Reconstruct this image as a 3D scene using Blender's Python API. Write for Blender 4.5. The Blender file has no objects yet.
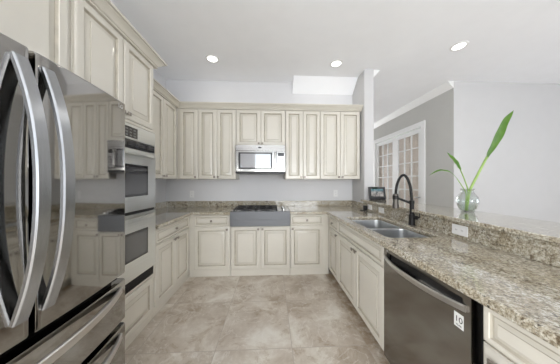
import bpy, bmesh, math, random
from mathutils import Vector, Matrix
from math import pi, sin, cos, radians

random.seed(7)
scene = bpy.context.scene
COL = scene.collection

# ---------------------------------------------------------------- camera
EYE = 1.333
FOCAL_PX = 190.0
cam_data = bpy.data.cameras.new('camera')
cam_data.sensor_fit = 'HORIZONTAL'
cam_data.sensor_width = 36.0
cam_data.lens = 36.0 * FOCAL_PX / 560.0
cam_data.clip_start = 0.02
cam = bpy.data.objects.new('camera', cam_data)
COL.objects.link(cam)
cam.location = (0, 0, EYE)
cam.rotation_euler = (radians(90), 0, -radians(2.56))
scene.camera = cam

# ---------------------------------------------------------------- view, world, lights
scene.view_settings.view_transform = 'Standard'
scene.view_settings.look = 'None'
scene.view_settings.gamma = 1.0
scene.view_settings.use_curve_mapping = False
scene.view_settings.exposure = 0.02
scene.cycles.max_bounces = 18
scene.cycles.diffuse_bounces = 6
scene.cycles.glossy_bounces = 6
scene.cycles.transmission_bounces = 16
scene.cycles.transparent_max_bounces = 12
scene.cycles.caustics_reflective = False
scene.cycles.caustics_refractive = False
scene.cycles.sample_clamp_indirect = 6.0

world = bpy.data.worlds.new('sky')
scene.world = world
world.use_nodes = True
bg = world.node_tree.nodes['Background']
bg.inputs[0].default_value = (0.86, 0.93, 1.0, 1)
bg.inputs[1].default_value = 4.5


def area_light(name, loc, rot, sx, sy, power, color=(1, 1, 1), shape='RECTANGLE'):
    d = bpy.data.lights.new(name, 'AREA')
    d.shape = shape
    d.size = sx
    if shape in ('RECTANGLE', 'ELLIPSE'):
        d.size_y = sy
    d.energy = power
    d.color = color
    o = bpy.data.objects.new(name, d)
    o.location = loc
    o.rotation_euler = rot
    COL.objects.link(o)
    return o


# daylight entering through the rear and side windows (just outside their openings); the left one is added fill
area_light('daylight_rear', (0.8, -4.05, 1.15), (radians(84), 0, 0), 3.6, 1.9, 120, (1.0, 0.985, 0.96))
area_light('daylight_side', (6.70, -0.4, 1.15), (radians(88), 0, radians(90)), 3.0, 1.6, 14, (0.93, 0.96, 1.0))
area_light('added_fill_left', (-2.05, -1.8, 1.3), (radians(80), 0, radians(-90)), 2.2, 2.1, 95, (1.0, 0.99, 0.97))  # added lamp outside an invented window, brightens the peninsula fronts
area_light('daylight_far_room', (2.35, 8.10, 1.6), (radians(90), 0, radians(180)), 1.2, 2.0, 40, (1.0, 0.96, 0.92))


# ---------------------------------------------------------------- materials
def new_mat(name):
    m = bpy.data.materials.new(name)
    m.use_nodes = True
    nt = m.node_tree
    b = nt.nodes['Principled BSDF']
    return m, nt, b


def coords(nt, scale=(1, 1, 1), loc=(0, 0, 0), kind='Object'):
    tc = nt.nodes.new('ShaderNodeTexCoord')
    mp = nt.nodes.new('ShaderNodeMapping')
    mp.inputs['Scale'].default_value = scale
    mp.inputs['Location'].default_value = loc
    nt.links.new(tc.outputs[kind], mp.inputs['Vector'])
    return mp.outputs['Vector']


def noise(nt, vec, scale, detail=4, rough=0.5, dist=0.0):
    n = nt.nodes.new('ShaderNodeTexNoise')
    n.inputs['Scale'].default_value = scale
    n.inputs['Detail'].default_value = detail
    n.inputs['Roughness'].default_value = rough
    n.inputs['Distortion'].default_value = dist
    nt.links.new(vec, n.inputs['Vector'])
    return n.outputs['Fac']


def ramp(nt, fac, stops, interp='LINEAR'):
    r = nt.nodes.new('ShaderNodeValToRGB')
    r.color_ramp.interpolation = interp
    el = r.color_ramp.elements
    while len(el) < len(stops):
        el.new(0.5)
    for e, (p, c) in zip(el, stops):
        e.position = p
        e.color = tuple(c) + (1,) if len(c) == 3 else c
    nt.links.new(fac, r.inputs['Fac'])
    return r.outputs['Color']


def mixc(nt, fac, a, b, mode='MIX'):
    m = nt.nodes.new('ShaderNodeMix')
    m.data_type = 'RGBA'
    m.blend_type = mode
    for sock, v in ((m.inputs['Factor'], fac), (m.inputs['A'], a), (m.inputs['B'], b)):
        if isinstance(v, bpy.types.NodeSocket):
            nt.links.new(v, sock)
        elif isinstance(v, (int, float)):
            sock.default_value = v
        else:
            sock.default_value = tuple(v) + (1,)
    return [o for o in m.outputs if o.type == 'RGBA'][0]


def bump(nt, b, h, strength=0.1, dist=0.002):
    bp = nt.nodes.new('ShaderNodeBump')
    bp.inputs['Strength'].default_value = strength
    bp.inputs['Distance'].default_value = dist
    nt.links.new(h, bp.inputs['Height'])
    nt.links.new(bp.outputs['Normal'], b.inputs['Normal'])


def simple(name, color, rough=0.5, metal=0.0, coat=0.0, var=0.04, nscale=6.0, coat_rough=0.1, bmp=0.0, spec=None):
    m, nt, b = new_mat(name)
    v = coords(nt)
    f = noise(nt, v, nscale, 3)
    lo = tuple(max(0, c * (1 - var)) for c in color)
    hi = tuple(min(1, c * (1 + var)) for c in color)
    nt.links.new(ramp(nt, f, [(0.3, lo), (0.7, hi)]), b.inputs['Base Color'])
    b.inputs['Roughness'].default_value = rough
    b.inputs['Metallic'].default_value = metal
    b.inputs['Coat Weight'].default_value = coat
    b.inputs['Coat Roughness'].default_value = coat_rough
    if spec is not None:
        b.inputs['Specular IOR Level'].default_value = spec
    if bmp:
        bump(nt, b, noise(nt, v, 120, 3), bmp, 0.001)
    return m


def brushed(name, color, rough, direction='x', var=0.05, metal=1.0):
    m, nt, b = new_mat(name)
    sc = {'x': (3, 220, 220), 'z': (220, 220, 3), 'y': (220, 3, 220)}[direction]
    v = coords(nt, sc)
    f = noise(nt, v, 1.0, 3)
    lo = tuple(c * (1 - var) for c in color)
    hi = tuple(min(1, c * (1 + var)) for c in color)
    nt.links.new(ramp(nt, f, [(0.3, lo), (0.7, hi)]), b.inputs['Base Color'])
    b.inputs['Metallic'].default_value = metal
    b.inputs['Roughness'].default_value = rough
    return m


M = {}
M['cream'] = simple('cream_cabinet_paint', (0.645, 0.615, 0.548), 0.35, coat=0.6, var=0.02, coat_rough=0.12)
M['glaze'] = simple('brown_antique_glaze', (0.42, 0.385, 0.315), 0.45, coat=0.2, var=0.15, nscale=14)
M['bevel_shade'] = simple('shaded_bevel_cream', (0.59, 0.56, 0.49), 0.38, coat=0.5, var=0.03, coat_rough=0.15)  # darker cream for panel bevels, relief shading put into the colour
M['wall_blue'] = simple('pale_grey_lavender_wall_paint', (0.675, 0.675, 0.69), 0.75, var=0.01, bmp=0.05)
M['wall_cool'] = simple('cool_light_grey_wall_paint', (0.565, 0.562, 0.565), 0.75, var=0.01, bmp=0.05)
M['wall_taupe'] = simple('warm_grey_wall_paint', (0.52, 0.515, 0.49), 0.8, var=0.01, bmp=0.05)
M['ceiling'] = simple('white_ceiling_paint', (0.92, 0.93, 0.955), 0.85, var=0.01, bmp=0.04)
M['trim'] = simple('white_trim_paint', (0.82, 0.82, 0.81), 0.4, var=0.01)
M['pewter'] = simple('aged_pewter', (0.30, 0.27, 0.24), 0.28, metal=0.95, var=0.2, nscale=40)
M['dark_pewter'] = simple('dark_pewter', (0.10, 0.09, 0.08), 0.4, metal=0.6, var=0.1)
M['black_metal'] = simple('matte_black_metal', (0.010, 0.009, 0.009), 0.5, metal=0.0, var=0.2, spec=0.3)
M['black'] = simple('black_plastic', (0.008, 0.008, 0.009), 0.4, var=0.2)
M['black_gloss'] = simple('black_glass', (0.010, 0.010, 0.012), 0.06, var=0.1, coat=0.5)
M['iron'] = simple('cast_iron', (0.010, 0.010, 0.011), 0.55, var=0.3, nscale=60, bmp=0.3)
M['dark_case'] = simple('dark_grey_appliance_case', (0.05, 0.05, 0.052), 0.45, metal=0.4)
M['steel'] = brushed('brushed_steel', (0.60, 0.60, 0.59), 0.24, 'x')
M['steel_mirror'] = brushed('polished_steel', (0.43, 0.425, 0.41), 0.12, 'x')
M['steel_oven'] = brushed('oven_steel', (0.72, 0.73, 0.72), 0.30, 'x')
M['steel_blue'] = brushed('blue_film_steel', (0.165, 0.172, 0.185), 0.5, 'x', metal=0.5)
M['sink_steel'] = brushed('sink_steel', (0.60, 0.61, 0.62), 0.30, 'y')
M['handle_steel'] = brushed('handle_steel', (0.44, 0.455, 0.48), 0.26, 'z')
M['handle_steel_x'] = brushed('handle_steel_horizontal', (0.62, 0.61, 0.59), 0.30, 'x')
M['black_steel'] = brushed('black_stainless', (0.37, 0.36, 0.345), 0.05, 'x', var=0.02)
M['black_steel_dw'] = brushed('dark_stainless_door', (0.27, 0.258, 0.24), 0.13, 'x', var=0.04)
M['white_plastic'] = simple('white_plastic', (0.80, 0.80, 0.80), 0.35, var=0.01)
M['socket'] = simple('socket_slots', (0.55, 0.55, 0.56), 0.4)
M['socket_dim'] = simple('dim_key_print', (0.20, 0.20, 0.19), 0.5)
M['label_white'] = simple('white_label', (0.78, 0.78, 0.76), 0.5, var=0.01)
M['ink'] = simple('dark_ink', (0.03, 0.03, 0.03), 0.5)
M['silver_ink'] = simple('silver_print', (0.55, 0.55, 0.55), 0.4, metal=0.3)
M['stem'] = simple('green_stem', (0.26, 0.40, 0.10), 0.45, var=0.2, nscale=20)
M['curtain'] = simple('beige_pink_blind', (0.86, 0.74, 0.66), 0.8, var=0.06, nscale=5)


def leaf_mat():
    m, nt, b = new_mat('green_leaf')
    v = coords(nt)
    f = noise(nt, v, 9, 4)
    c = ramp(nt, f, [(0.3, (0.07, 0.20, 0.018)), (0.7, (0.17, 0.34, 0.04))])
    nt.links.new(c, b.inputs['Base Color'])
    b.inputs['Roughness'].default_value = 0.38
    b.inputs['Transmission Weight'].default_value = 0.0
    b.inputs['Subsurface Weight'].default_value = 0.1
    b.inputs['Subsurface Scale'].default_value = 0.01
    return m


M['leaf'] = leaf_mat()


def pane_mat(name='window_pane_glass', tint=(0.97, 0.98, 0.975, 1), blend=0.08):
    m = bpy.data.materials.new(name)
    m.use_nodes = True
    nt = m.node_tree
    nt.nodes.remove(nt.nodes['Principled BSDF'])
    out = nt.nodes['Material Output']
    tr = nt.nodes.new('ShaderNodeBsdfTransparent')
    tr.inputs[0].default_value = tint
    gl = nt.nodes.new('ShaderNodeBsdfGlossy')
    gl.inputs['Roughness'].default_value = 0.02
    fr = nt.nodes.new('ShaderNodeLayerWeight')
    fr.inputs['Blend'].default_value = blend
    mx = nt.nodes.new('ShaderNodeMixShader')
    nt.links.new(fr.outputs['Facing'], mx.inputs[0])
    nt.links.new(tr.outputs[0], mx.inputs[1])
    nt.links.new(gl.outputs[0], mx.inputs[2])
    nt.links.new(mx.outputs[0], out.inputs[0])
    return m


M['pane'] = pane_mat()
M['glass'] = pane_mat('clear_vase_glass', (0.90, 0.92, 0.91, 1), 0.26)
M['water'] = pane_mat('vase_water', (0.92, 0.96, 0.92, 1), 0.10)


def granite_mat():
    m, nt, b = new_mat('speckled_cream_granite')
    v = coords(nt)
    big = noise(nt, v, 7, 5, 0.6, 0.6)
    mid = noise(nt, v, 78, 7, 0.68, 0.15)
    fine = noise(nt, v, 210, 4, 0.6)
    base = ramp(nt, mid, [(0.28, (0.07, 0.055, 0.04)), (0.38, (0.25, 0.205, 0.145)), (0.455, (0.37, 0.335, 0.265)),
                          (0.54, (0.55, 0.515, 0.43)), (0.64, (0.74, 0.73, 0.665))])
    warm = ramp(nt, big, [(0.38, (0.78, 0.72, 0.62)), (0.58, (1.0, 1.0, 1.0))])
    c1 = mixc(nt, 0.8, base, warm, 'MULTIPLY')
    spk = ramp(nt, fine, [(0.36, (0.16, 0.13, 0.11)), (0.45, (1, 1, 1))])
    c2 = mixc(nt, 0.85, c1, spk, 'MULTIPLY')
    blot = noise(nt, v, 44, 5, 0.72)
    bl = ramp(nt, blot, [(0.355, (0.05, 0.042, 0.036)), (0.39, (1, 1, 1))])
    pat = ramp(nt, noise(nt, v, 21, 6, 0.72), [(0.37, (0.30, 0.24, 0.18)), (0.43, (1, 1, 1))])
    c2 = mixc(nt, 0.85, c2, pat, 'MULTIPLY')
    c3 = mixc(nt, 0.9, c2, bl, 'MULTIPLY')
    nt.links.new(c3, b.inputs['Base Color'])
    b.inputs['Roughness'].default_value = 0.12
    b.inputs['Coat Weight'].default_value = 0.7
    b.inputs['Coat Roughness'].default_value = 0.04
    return m


M['granite'] = granite_mat()


def floor_mat():
    m, nt, b = new_mat('beige_grey_stone_tile')
    v = coords(nt, loc=(-0.165 + 0.61 * 10, -1.52 + 0.61 * 10, 0))
    br = nt.nodes.new('ShaderNodeTexBrick')
    br.offset = 0.0
    br.squash = 1.0
    br.inputs['Scale'].default_value = 1.0
    br.inputs['Brick Width'].default_value = 0.61
    br.inputs['Row Height'].default_value = 0.61
    br.inputs['Mortar Size'].default_value = 0.0025
    br.inputs['Mortar Smooth'].default_value = 0.3
    br.inputs['Bias'].default_value = 0.0
    br.inputs['Color1'].default_value = (0, 0, 0, 1)
    br.inputs['Color2'].default_value = (1, 1, 1, 1)
    nt.links.new(v, br.inputs['Vector'])
    # per-tile offset of the stone pattern
    sep = nt.nodes.new('ShaderNodeVectorMath')
    sep.operation = 'MULTIPLY_ADD'
    nt.links.new(br.outputs['Color'], sep.inputs[0])
    sep.inputs[1].default_value = (7.0, 5.0, 3.0)
    nt.links.new(v, sep.inputs[2])
    cl = noise(nt, sep.outputs[0], 2.4, 10, 0.66, 0.35)
    vein = noise(nt, sep.outputs[0], 4.6, 11, 0.74, 0.5)
    c = ramp(nt, cl, [(0.32, (0.37, 0.305, 0.24)), (0.43, (0.47, 0.405, 0.335)), (0.54, (0.57, 0.51, 0.44)),
                      (0.66, (0.70, 0.665, 0.60))])
    vv = ramp(nt, vein, [(0.40, (0.74, 0.68, 0.61)), (0.46, (0.96, 0.95, 0.93)), (0.53, (1, 1, 1)), (0.64, (1.0, 1.0, 1.0))])
    c = mixc(nt, 0.8, c, vv, 'MULTIPLY')
    lt = ramp(nt, vein, [(0.56, (0, 0, 0)), (0.70, (0.55, 0.55, 0.55))])
    c = mixc(nt, lt, c, (0.74, 0.72, 0.68))
    thin = noise(nt, sep.outputs[0], 3.0, 7, 0.62, 0.8)
    tl = ramp(nt, thin, [(0.485, (0, 0, 0)), (0.50, (0.5, 0.5, 0.5)), (0.515, (0, 0, 0))])
    c = mixc(nt, tl, c, (0.76, 0.73, 0.68))
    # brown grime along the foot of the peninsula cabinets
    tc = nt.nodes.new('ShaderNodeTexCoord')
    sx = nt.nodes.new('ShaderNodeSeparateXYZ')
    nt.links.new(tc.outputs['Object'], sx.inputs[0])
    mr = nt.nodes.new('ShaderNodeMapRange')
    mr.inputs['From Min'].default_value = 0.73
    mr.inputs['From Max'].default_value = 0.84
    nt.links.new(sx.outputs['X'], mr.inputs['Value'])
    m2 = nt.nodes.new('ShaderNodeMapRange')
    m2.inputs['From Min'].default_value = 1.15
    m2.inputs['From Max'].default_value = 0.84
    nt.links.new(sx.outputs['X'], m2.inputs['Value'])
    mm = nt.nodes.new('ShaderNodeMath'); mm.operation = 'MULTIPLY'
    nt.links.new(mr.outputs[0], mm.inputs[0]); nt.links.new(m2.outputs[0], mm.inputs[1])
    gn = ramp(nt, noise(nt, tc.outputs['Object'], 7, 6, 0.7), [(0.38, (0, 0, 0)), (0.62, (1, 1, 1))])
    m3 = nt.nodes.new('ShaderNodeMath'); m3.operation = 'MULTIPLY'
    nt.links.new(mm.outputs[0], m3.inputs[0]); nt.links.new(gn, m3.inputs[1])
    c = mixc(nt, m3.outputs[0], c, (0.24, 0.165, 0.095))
    c = mixc(nt, br.outputs['Fac'], c, (0.42, 0.37, 0.315))
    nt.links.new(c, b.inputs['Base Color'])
    b.inputs['Roughness'].default_value = 0.42
    b.inputs['Specular IOR Level'].default_value = 0.4
    inv = nt.nodes.new('ShaderNodeMath')
    inv.operation = 'SUBTRACT'
    inv.inputs[0].default_value = 1.0
    nt.links.new(br.outputs['Fac'], inv.inputs[1])
    bump(nt, b, inv.outputs[0], 0.3, 0.002)
    return m


M['floor'] = floor_mat()


def emit_mat(name, color, strength):
    m, nt, b = new_mat(name)
    b.inputs['Base Color'].default_value = (0.8, 0.8, 0.8, 1)
    b.inputs['Emission Color'].default_value = tuple(color) + (1,)
    b.inputs['Emission Strength'].default_value = strength
    return m


M['lamp_glow'] = emit_mat('lamp_lens', (1.0, 0.98, 0.94), 3.0)


def screen_mat():
    m, nt, b = new_mat('lit_screen_picture')
    v = coords(nt, (1, 1, 1), kind='Object')
    f = noise(nt, v, 22, 4, 0.6, 0.6)
    sp = nt.nodes.new('ShaderNodeSeparateXYZ')
    nt.links.new(v, sp.inputs[0])
    up = nt.nodes.new('ShaderNodeMapRange')
    up.inputs['From Min'].default_value = 0.0
    up.inputs['From Max'].default_value = 0.15
    nt.links.new(sp.outputs['Z'], up.inputs['Value'])
    low = ramp(nt, f, [(0.35, (0.05, 0.06, 0.07)), (0.5, (0.40, 0.37, 0.35)), (0.62, (0.55, 0.53, 0.50))])
    high = ramp(nt, f, [(0.35, (0.02, 0.05, 0.07)), (0.5, (0.05, 0.22, 0.28)), (0.65, (0.30, 0.42, 0.45))])
    k = ramp(nt, up.outputs[0], [(0.40, (0, 0, 0)), (0.65, (1, 1, 1))])
    c = mixc(nt, k, low, high)
    nt.links.new(c, b.inputs['Emission Color'])
    b.inputs['Emission Strength'].default_value = 0.7
    b.inputs['Base Color'].default_value = (0.01, 0.01, 0.01, 1)
    b.inputs['Roughness'].default_value = 0.15
    return m


M['screen'] = screen_mat()


# ---------------------------------------------------------------- mesh helpers
def finish(bm, sharp=40):
    bmesh.ops.recalc_face_normals(bm, faces=bm.faces)
    for f in bm.faces:
        f.smooth = True
    lim = radians(sharp)
    for e in bm.edges:
        if len(e.link_faces) == 2:
            e.smooth = e.calc_face_angle(0) < lim
    return bm


def bevel_bm(bm, w, seg=2, ang=40):
    bmesh.ops.recalc_face_normals(bm, faces=bm.faces)
    es = [e for e in bm.edges if len(e.link_faces) == 2 and e.calc_face_angle(0) > radians(ang)]
    bmesh.ops.bevel(bm, geom=es, offset=w, segments=seg, profile=0.5, affect='EDGES', clamp_overlap=True)


def obj(name, bm, mats, parent=None, bev=0, seg=2, sharp=40, loc=None):
    if bev:
        bevel_bm(bm, bev, seg)
    finish(bm, sharp)
    me = bpy.data.meshes.new(name)
    bm.to_mesh(me)
    bm.free()
    if not isinstance(mats, (list, tuple)):
        mats = [mats]
    for m in mats:
        me.materials.append(m)
    o = bpy.data.objects.new(name, me)
    COL.objects.link(o)
    wn = o.modifiers.new('weighted_normals', 'WEIGHTED_NORMAL')
    wn.keep_sharp = True
    wn.weight = 80
    if parent is not None:
        o.parent = parent
    if loc is not None:
        o.location = loc
    return o


def box(bm, x0, x1, y0, y1, z0, z1, mi=0):
    if x0 > x1: x0, x1 = x1, x0
    if y0 > y1: y0, y1 = y1, y0
    if z0 > z1: z0, z1 = z1, z0
    v = [bm.verts.new(p) for p in ((x0, y0, z0), (x1, y0, z0), (x1, y1, z0), (x0, y1, z0),
                                   (x0, y0, z1), (x1, y0, z1), (x1, y1, z1), (x0, y1, z1))]
    for idx in ((0, 3, 2, 1), (4, 5, 6, 7), (0, 1, 5, 4), (1, 2, 6, 5), (2, 3, 7, 6), (3, 0, 4, 7)):
        f = bm.faces.new([v[i] for i in idx])
        f.material_index = mi
    return bm


def boxes(*bs):
    bm = bmesh.new()
    for b in bs:
        box(bm, *b)
    return bm


def rings_bm(rings, closed_ring=True, cap0=True, cap1=True, bm=None, mis=None):
    """rings: lists of points; skin between consecutive rings."""
    bm = bm or bmesh.new()
    vr = [[bm.verts.new(p) for p in r] for r in rings]
    n = len(rings[0])
    for k in range(len(vr) - 1):
        a, b = vr[k], vr[k + 1]
        for i in range(n if closed_ring else n - 1):
            j = (i + 1) % n
            f = bm.faces.new((a[i], a[j], b[j], b[i]))
            if mis:
                f.material_index = mis[k]
    if cap0:
        bm.faces.new(list(reversed(vr[0])))
    if cap1:
        bm.faces.new(vr[-1])
    return bm


def lathe(profile, n=32, cx=0, cy=0, cap0=True, cap1=True, bm=None):
    rings = [[(cx + r * cos(2 * pi * i / n), cy + r * sin(2 * pi * i / n), z) for i in range(n)] for r, z in profile]
    return rings_bm(rings, True, cap0, cap1, bm)


def cyl_between(bm, p0, p1, r0, r1=None, n=16):
    r1 = r0 if r1 is None else r1
    p0, p1 = Vector(p0), Vector(p1)
    t = (p1 - p0).normalized()
    a = t.orthogonal().normalized()
    b = t.cross(a)
    rg = []
    for p, r in ((p0, r0), (p1, r1)):
        rg.append([p + a * r * cos(2 * pi * i / n) + b * r * sin(2 * pi * i / n) for i in range(n)])
    return rings_bm(rg, bm=bm)


def catmull(pts, sub=8):
    P = [Vector(p) for p in pts]
    P = [P[0] * 2 - P[1]] + P + [P[-1] * 2 - P[-2]]
    out = []
    for i in range(1, len(P) - 2):
        p0, p1, p2, p3 = P[i - 1], P[i], P[i + 1], P[i + 2]
        for k in range(sub):
            t = k / sub
            out.append(0.5 * ((2 * p1) + (-p0 + p2) * t + (2 * p0 - 5 * p1 + 4 * p2 - p3) * t * t
                              + (-p0 + 3 * p1 - 3 * p2 + p3) * t ** 3))
    out.append(P[-2])
    return out


def tube(path, radius, n=12, bm=None):
    path = [Vector(p) for p in path]
    m = len(path)
    rad = radius if callable(radius) else (lambda t: radius)
    t0 = (path[1] - path[0]).normalized()
    a = t0.orthogonal().normalized()
    rings = []
    for i, p in enumerate(path):
        t = (path[min(i + 1, m - 1)] - path[max(i - 1, 0)]).normalized()
        a = (a - t * a.dot(t)).normalized()
        b = t.cross(a)
        r = rad(i / (m - 1))
        rings.append([p + a * r * cos(2 * pi * k / n) + b * r * sin(2 * pi * k / n) for k in range(n)])
    return rings_bm(rings, bm=bm)


def flat_bar(path, side, w, th, r=0.004, bm=None):
    """rounded flat bar swept along a path; side = constant width direction."""
    path = [Vector(p) for p in path]
    side = Vector(side).normalized()
    m = len(path)
    rings = []
    hw, ht = w / 2, th / 2
    sec = [(-hw + r, -ht), (hw - r, -ht), (hw, -ht + r), (hw, ht - r), (hw - r, ht), (-hw + r, ht), (-hw, ht - r), (-hw, -ht + r)]
    for i, p in enumerate(path):
        t = (path[min(i + 1, m - 1)] - path[max(i - 1, 0)]).normalized()
        nrm = t.cross(side).normalized()
        rings.append([p + side * a + nrm * b for a, b in sec])
    return rings_bm(rings, bm=bm)


def sweep_profile(path, prof, z_is_abs=True, flip=1):
    """profile [(out, z)] swept along plan path [(x, y)] with mitred corners; out is to the right of travel * flip."""
    P = [Vector((p[0], p[1])) for p in path]
    n = len(P)
    rings = []
    for i in range(n):
        d0 = (P[i] - P[i - 1]).normalized() if i > 0 else None
        d1 = (P[i + 1] - P[i]).normalized() if i < n - 1 else None
        n0 = Vector((d0.y, -d0.x)) if d0 else None
        n1 = Vector((d1.y, -d1.x)) if d1 else None
        if n0 and n1:
            mm = (n0 + n1)
            mm = mm / (mm.dot(n0))
        else:
            mm = n0 or n1
        mm = mm * flip
        rings.append([(P[i].x + mm.x * o, P[i].y + mm.y * o, z) for o, z in prof])
    return rings_bm(rings)


def rrect(x0, x1, y0, y1, r, z, n=5):
    pts = []
    for cx, cy, a0 in ((x1 - r, y0 + r, -90), (x1 - r, y1 - r, 0), (x0 + r, y1 - r, 90), (x0 + r, y0 + r, 180)):
        for k in range(n + 1):
            a = radians(a0 + 90 * k / n)
            pts.append((cx + r * cos(a), cy + r * sin(a), z))
    return pts


def empty(name, loc, rz=0):
    o = bpy.data.objects.new(name, None)
    o.empty_display_size = 0.1
    o.location = loc
    o.rotation_euler = (0, 0, rz)
    COL.objects.link(o)
    return o


def tag(o, label, cat, group=None):
    o['label'] = label
    o['category'] = cat
    if group:
        o['group'] = group
    return o


def struct(name, bm, m, parent=None, bev=0, **k):
    o = obj(name, bm, m, parent, bev=bev, **k)
    if parent is None:
        o['kind'] = 'structure'
    return o


def text_obj(name, body, size, mat, parent, loc, rot, extrude=0.0004, spacing=1.0):
    c = bpy.data.curves.new(name, 'FONT')
    c.body = body
    c.size = size
    c.extrude = extrude
    c.align_x = 'CENTER'
    c.align_y = 'CENTER'
    c.space_character = spacing
    t = bpy.data.objects.new(name + '_curve', c)
    COL.objects.link(t)
    bpy.context.view_layer.update()
    dg = bpy.context.evaluated_depsgraph_get()
    me = bpy.data.meshes.new_from_object(t.evaluated_get(dg))
    me.name = name
    me.materials.clear()
    me.materials.append(mat)
    bpy.data.objects.remove(t)
    bpy.data.curves.remove(c)
    o = bpy.data.objects.new(name, me)
    COL.objects.link(o)
    o.parent = parent
    o.location = loc
    o.rotation_euler = rot
    return o


# ---------------------------------------------------------------- room shell
XL, YW, CEIL = -1.78, 3.29, 3.06          # left wall, kitchen back wall, ceiling
XS0, XS1, YS = 1.425, 1.57, 2.855         # stub wall
XG, YR = 3.12, 3.12                       # grey wall plane, right-hand wall plane
XR2, YB, YF = 6.5, -3.5, 8.0

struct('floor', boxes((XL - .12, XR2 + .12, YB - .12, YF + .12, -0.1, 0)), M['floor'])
struct('ceiling', boxes((XL - .12, XR2 + .12, YB - .12, YF + .12, CEIL, CEIL + .1)), M['ceiling'])
LY0, LY1, LZ0, LZ1 = -2.9, -0.7, .20, 2.45  # opening for the added left window, unseen behind the camera
struct('wall_left', boxes((XL - .12, XL, YB, LY0, 0, CEIL), (XL - .12, XL, LY1, YW, 0, CEIL),
                          (XL - .12, XL, LY0, LY1, 0, LZ0), (XL - .12, XL, LY0, LY1, LZ1, CEIL)), M['wall_blue'])
struct('wall_back', boxes((XL - .12, XS0, YW, YW + .12, 0, CEIL)), M['wall_blue'])
struct('wall_stub', boxes((XS0, XS1, YS, YF, 0, CEIL)), M['wall_cool'])
struct('wall_peninsula', boxes((XS0, XS1 - .03, 0.06, YS, 0, 1.038)), M['wall_blue'])
struct('wall_right', boxes((XG + .004, XR2 + .12, YR, YR + .12, 0, CEIL)), M['wall_cool'])
# grey wall with the opening for the french doors (clear of both leaves)
DY0, DYM, DY1, DZ = 3.80, 4.70, 5.60, 2.50
struct('wall_hall', boxes((XG, XG + .004, YR, YR + .12, 0, CEIL), (XG, XG + .12, YR + .12, DY0, 0, CEIL), (XG, XG + .12, DY1, YF, 0, CEIL),
                          (XG, XG + .12, DY0, DY1, DZ, CEIL)), M['wall_taupe'])
# far end of the hall with a window
struct('wall_far', boxes((XS1, 1.75, YF, YF + .12, 0, CEIL), (2.95, XG + .12, YF, YF + .12, 0, CEIL),
                         (1.75, 2.95, YF, YF + .12, 0, .6), (1.75, 2.95, YF, YF + .12, 2.6, CEIL)), M['wall_taupe'])
WX0, WX1, WZ0, WZ1 = -0.85, 2.5, 0.25, 2.75
struct('wall_rear', boxes((XL - .12, WX0, YB - .12, YB, 0, CEIL), (WX1, XR2 + .12, YB - .12, YB, 0, CEIL),
                          (WX0, WX1, YB - .12, YB, 0, WZ0), (WX0, WX1, YB - .12, YB, WZ1, CEIL)), M['wall_blue'])
SY0, SY1, SZ0, SZ1 = -1.7, 0.9, .30, 2.00
struct('wall_side', boxes((XR2, XR2 + .12, YB, SY0, 0, CEIL), (XR2, XR2 + .12, SY1, YR, 0, CEIL),
                          (XR2, XR2 + .12, SY0, SY1, 0, SZ0), (XR2, XR2 + .12, SY0, SY1, SZ1, CEIL)), M['wall_blue'])


def window_frame_bm(w, h, nx, nz, fr=.06, bar=.03, d=.05):
    bm = boxes((0, w, 0, d, 0, fr), (0, w, 0, d, h - fr, h), (0, fr, 0, d, fr, h - fr), (w - fr, w, 0, d, fr, h - fr))
    for i in range(1, nx):
        x = w * i / nx
        box(bm, x - bar / 2, x + bar / 2, 0.005, d - .005, fr, h - fr)
    for i in range(1, nz):
        z = h * i / nz
        box(bm, fr, w - fr, 0.008, d - .008, z - bar / 2, z + bar / 2)
    return bm


w = struct('window_1', window_frame_bm(WX1 - WX0, WZ1 - WZ0, 4, 2), M['trim'])
w.location = (WX0, YB - .09, WZ0)
w = struct('window_2', window_frame_bm(SY1 - SY0, SZ1 - SZ0, 4, 2), M['trim'])
w.location = (XR2 + .09, SY0, SZ0)
w.rotation_euler = (0, 0, pi / 2)
w = struct('added_window_left', window_frame_bm(LY1 - LY0, LZ1 - LZ0, 3, 2), M['trim'])  # unseen window added to light the right-hand cabinet faces
w.location = (XL - .03, LY0, LZ0)
w.rotation_euler = (0, 0, pi / 2)
w = struct('window_3', window_frame_bm(1.2, 2.0, 2, 2), M['trim'])
w.location = (1.75, YF + .03, .6)


# french doors in the hall wall
def french_leaf(name, y0, y1, z1):
    st, br, tr_, bar, d = .10, .24, .085, .022, .04
    h = z1 - .01
    wdt = y1 - y0
    bm = boxes((0, d, 0, st, 0, h), (0, d, wdt - st, wdt, 0, h), (0, d, st, wdt - st, 0, br), (0, d, st, wdt - st, h - tr_, h))
    for i in (1, 2):
        y = st + (wdt - 2 * st) * i / 3
        box(bm, .006, d - .006, y - bar / 2, y + bar / 2, br, h - tr_)
    rows = 7
    for i in range(1, rows):
        z = br + (h - tr_ - br) * i / rows
        box(bm, .008, d - .008, st, wdt - st, z - bar / 2, z + bar / 2)
    o = struct(name, bm, M['trim'])
    o.location = (XG + .02, y0, .005)
    obj('glass_pane', boxes((d / 2 - .002, d / 2 + .002, st, wdt - st, br, h - tr_)), M['pane'], o)
    hb = bmesh.new()
    hy = .05 if name.endswith('1') else wdt - .05
    cyl_between(hb, (-.05, hy, 1.0), (0, hy, 1.0), .012)
    sgn = -1 if name.endswith('2') else 1
    box(hb, -.06, -.045, hy - .012, hy + .09 * (1 if name.endswith('1') else -1), .985, 1.015)
    obj('door_handle', hb, M['steel'], o)
    return o


french_leaf('door_2', DYM + .003, DY1 - .03, DZ - .03)
french_leaf('door_1', DY0 + .03, DYM - .003, DZ - .03)
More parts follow.
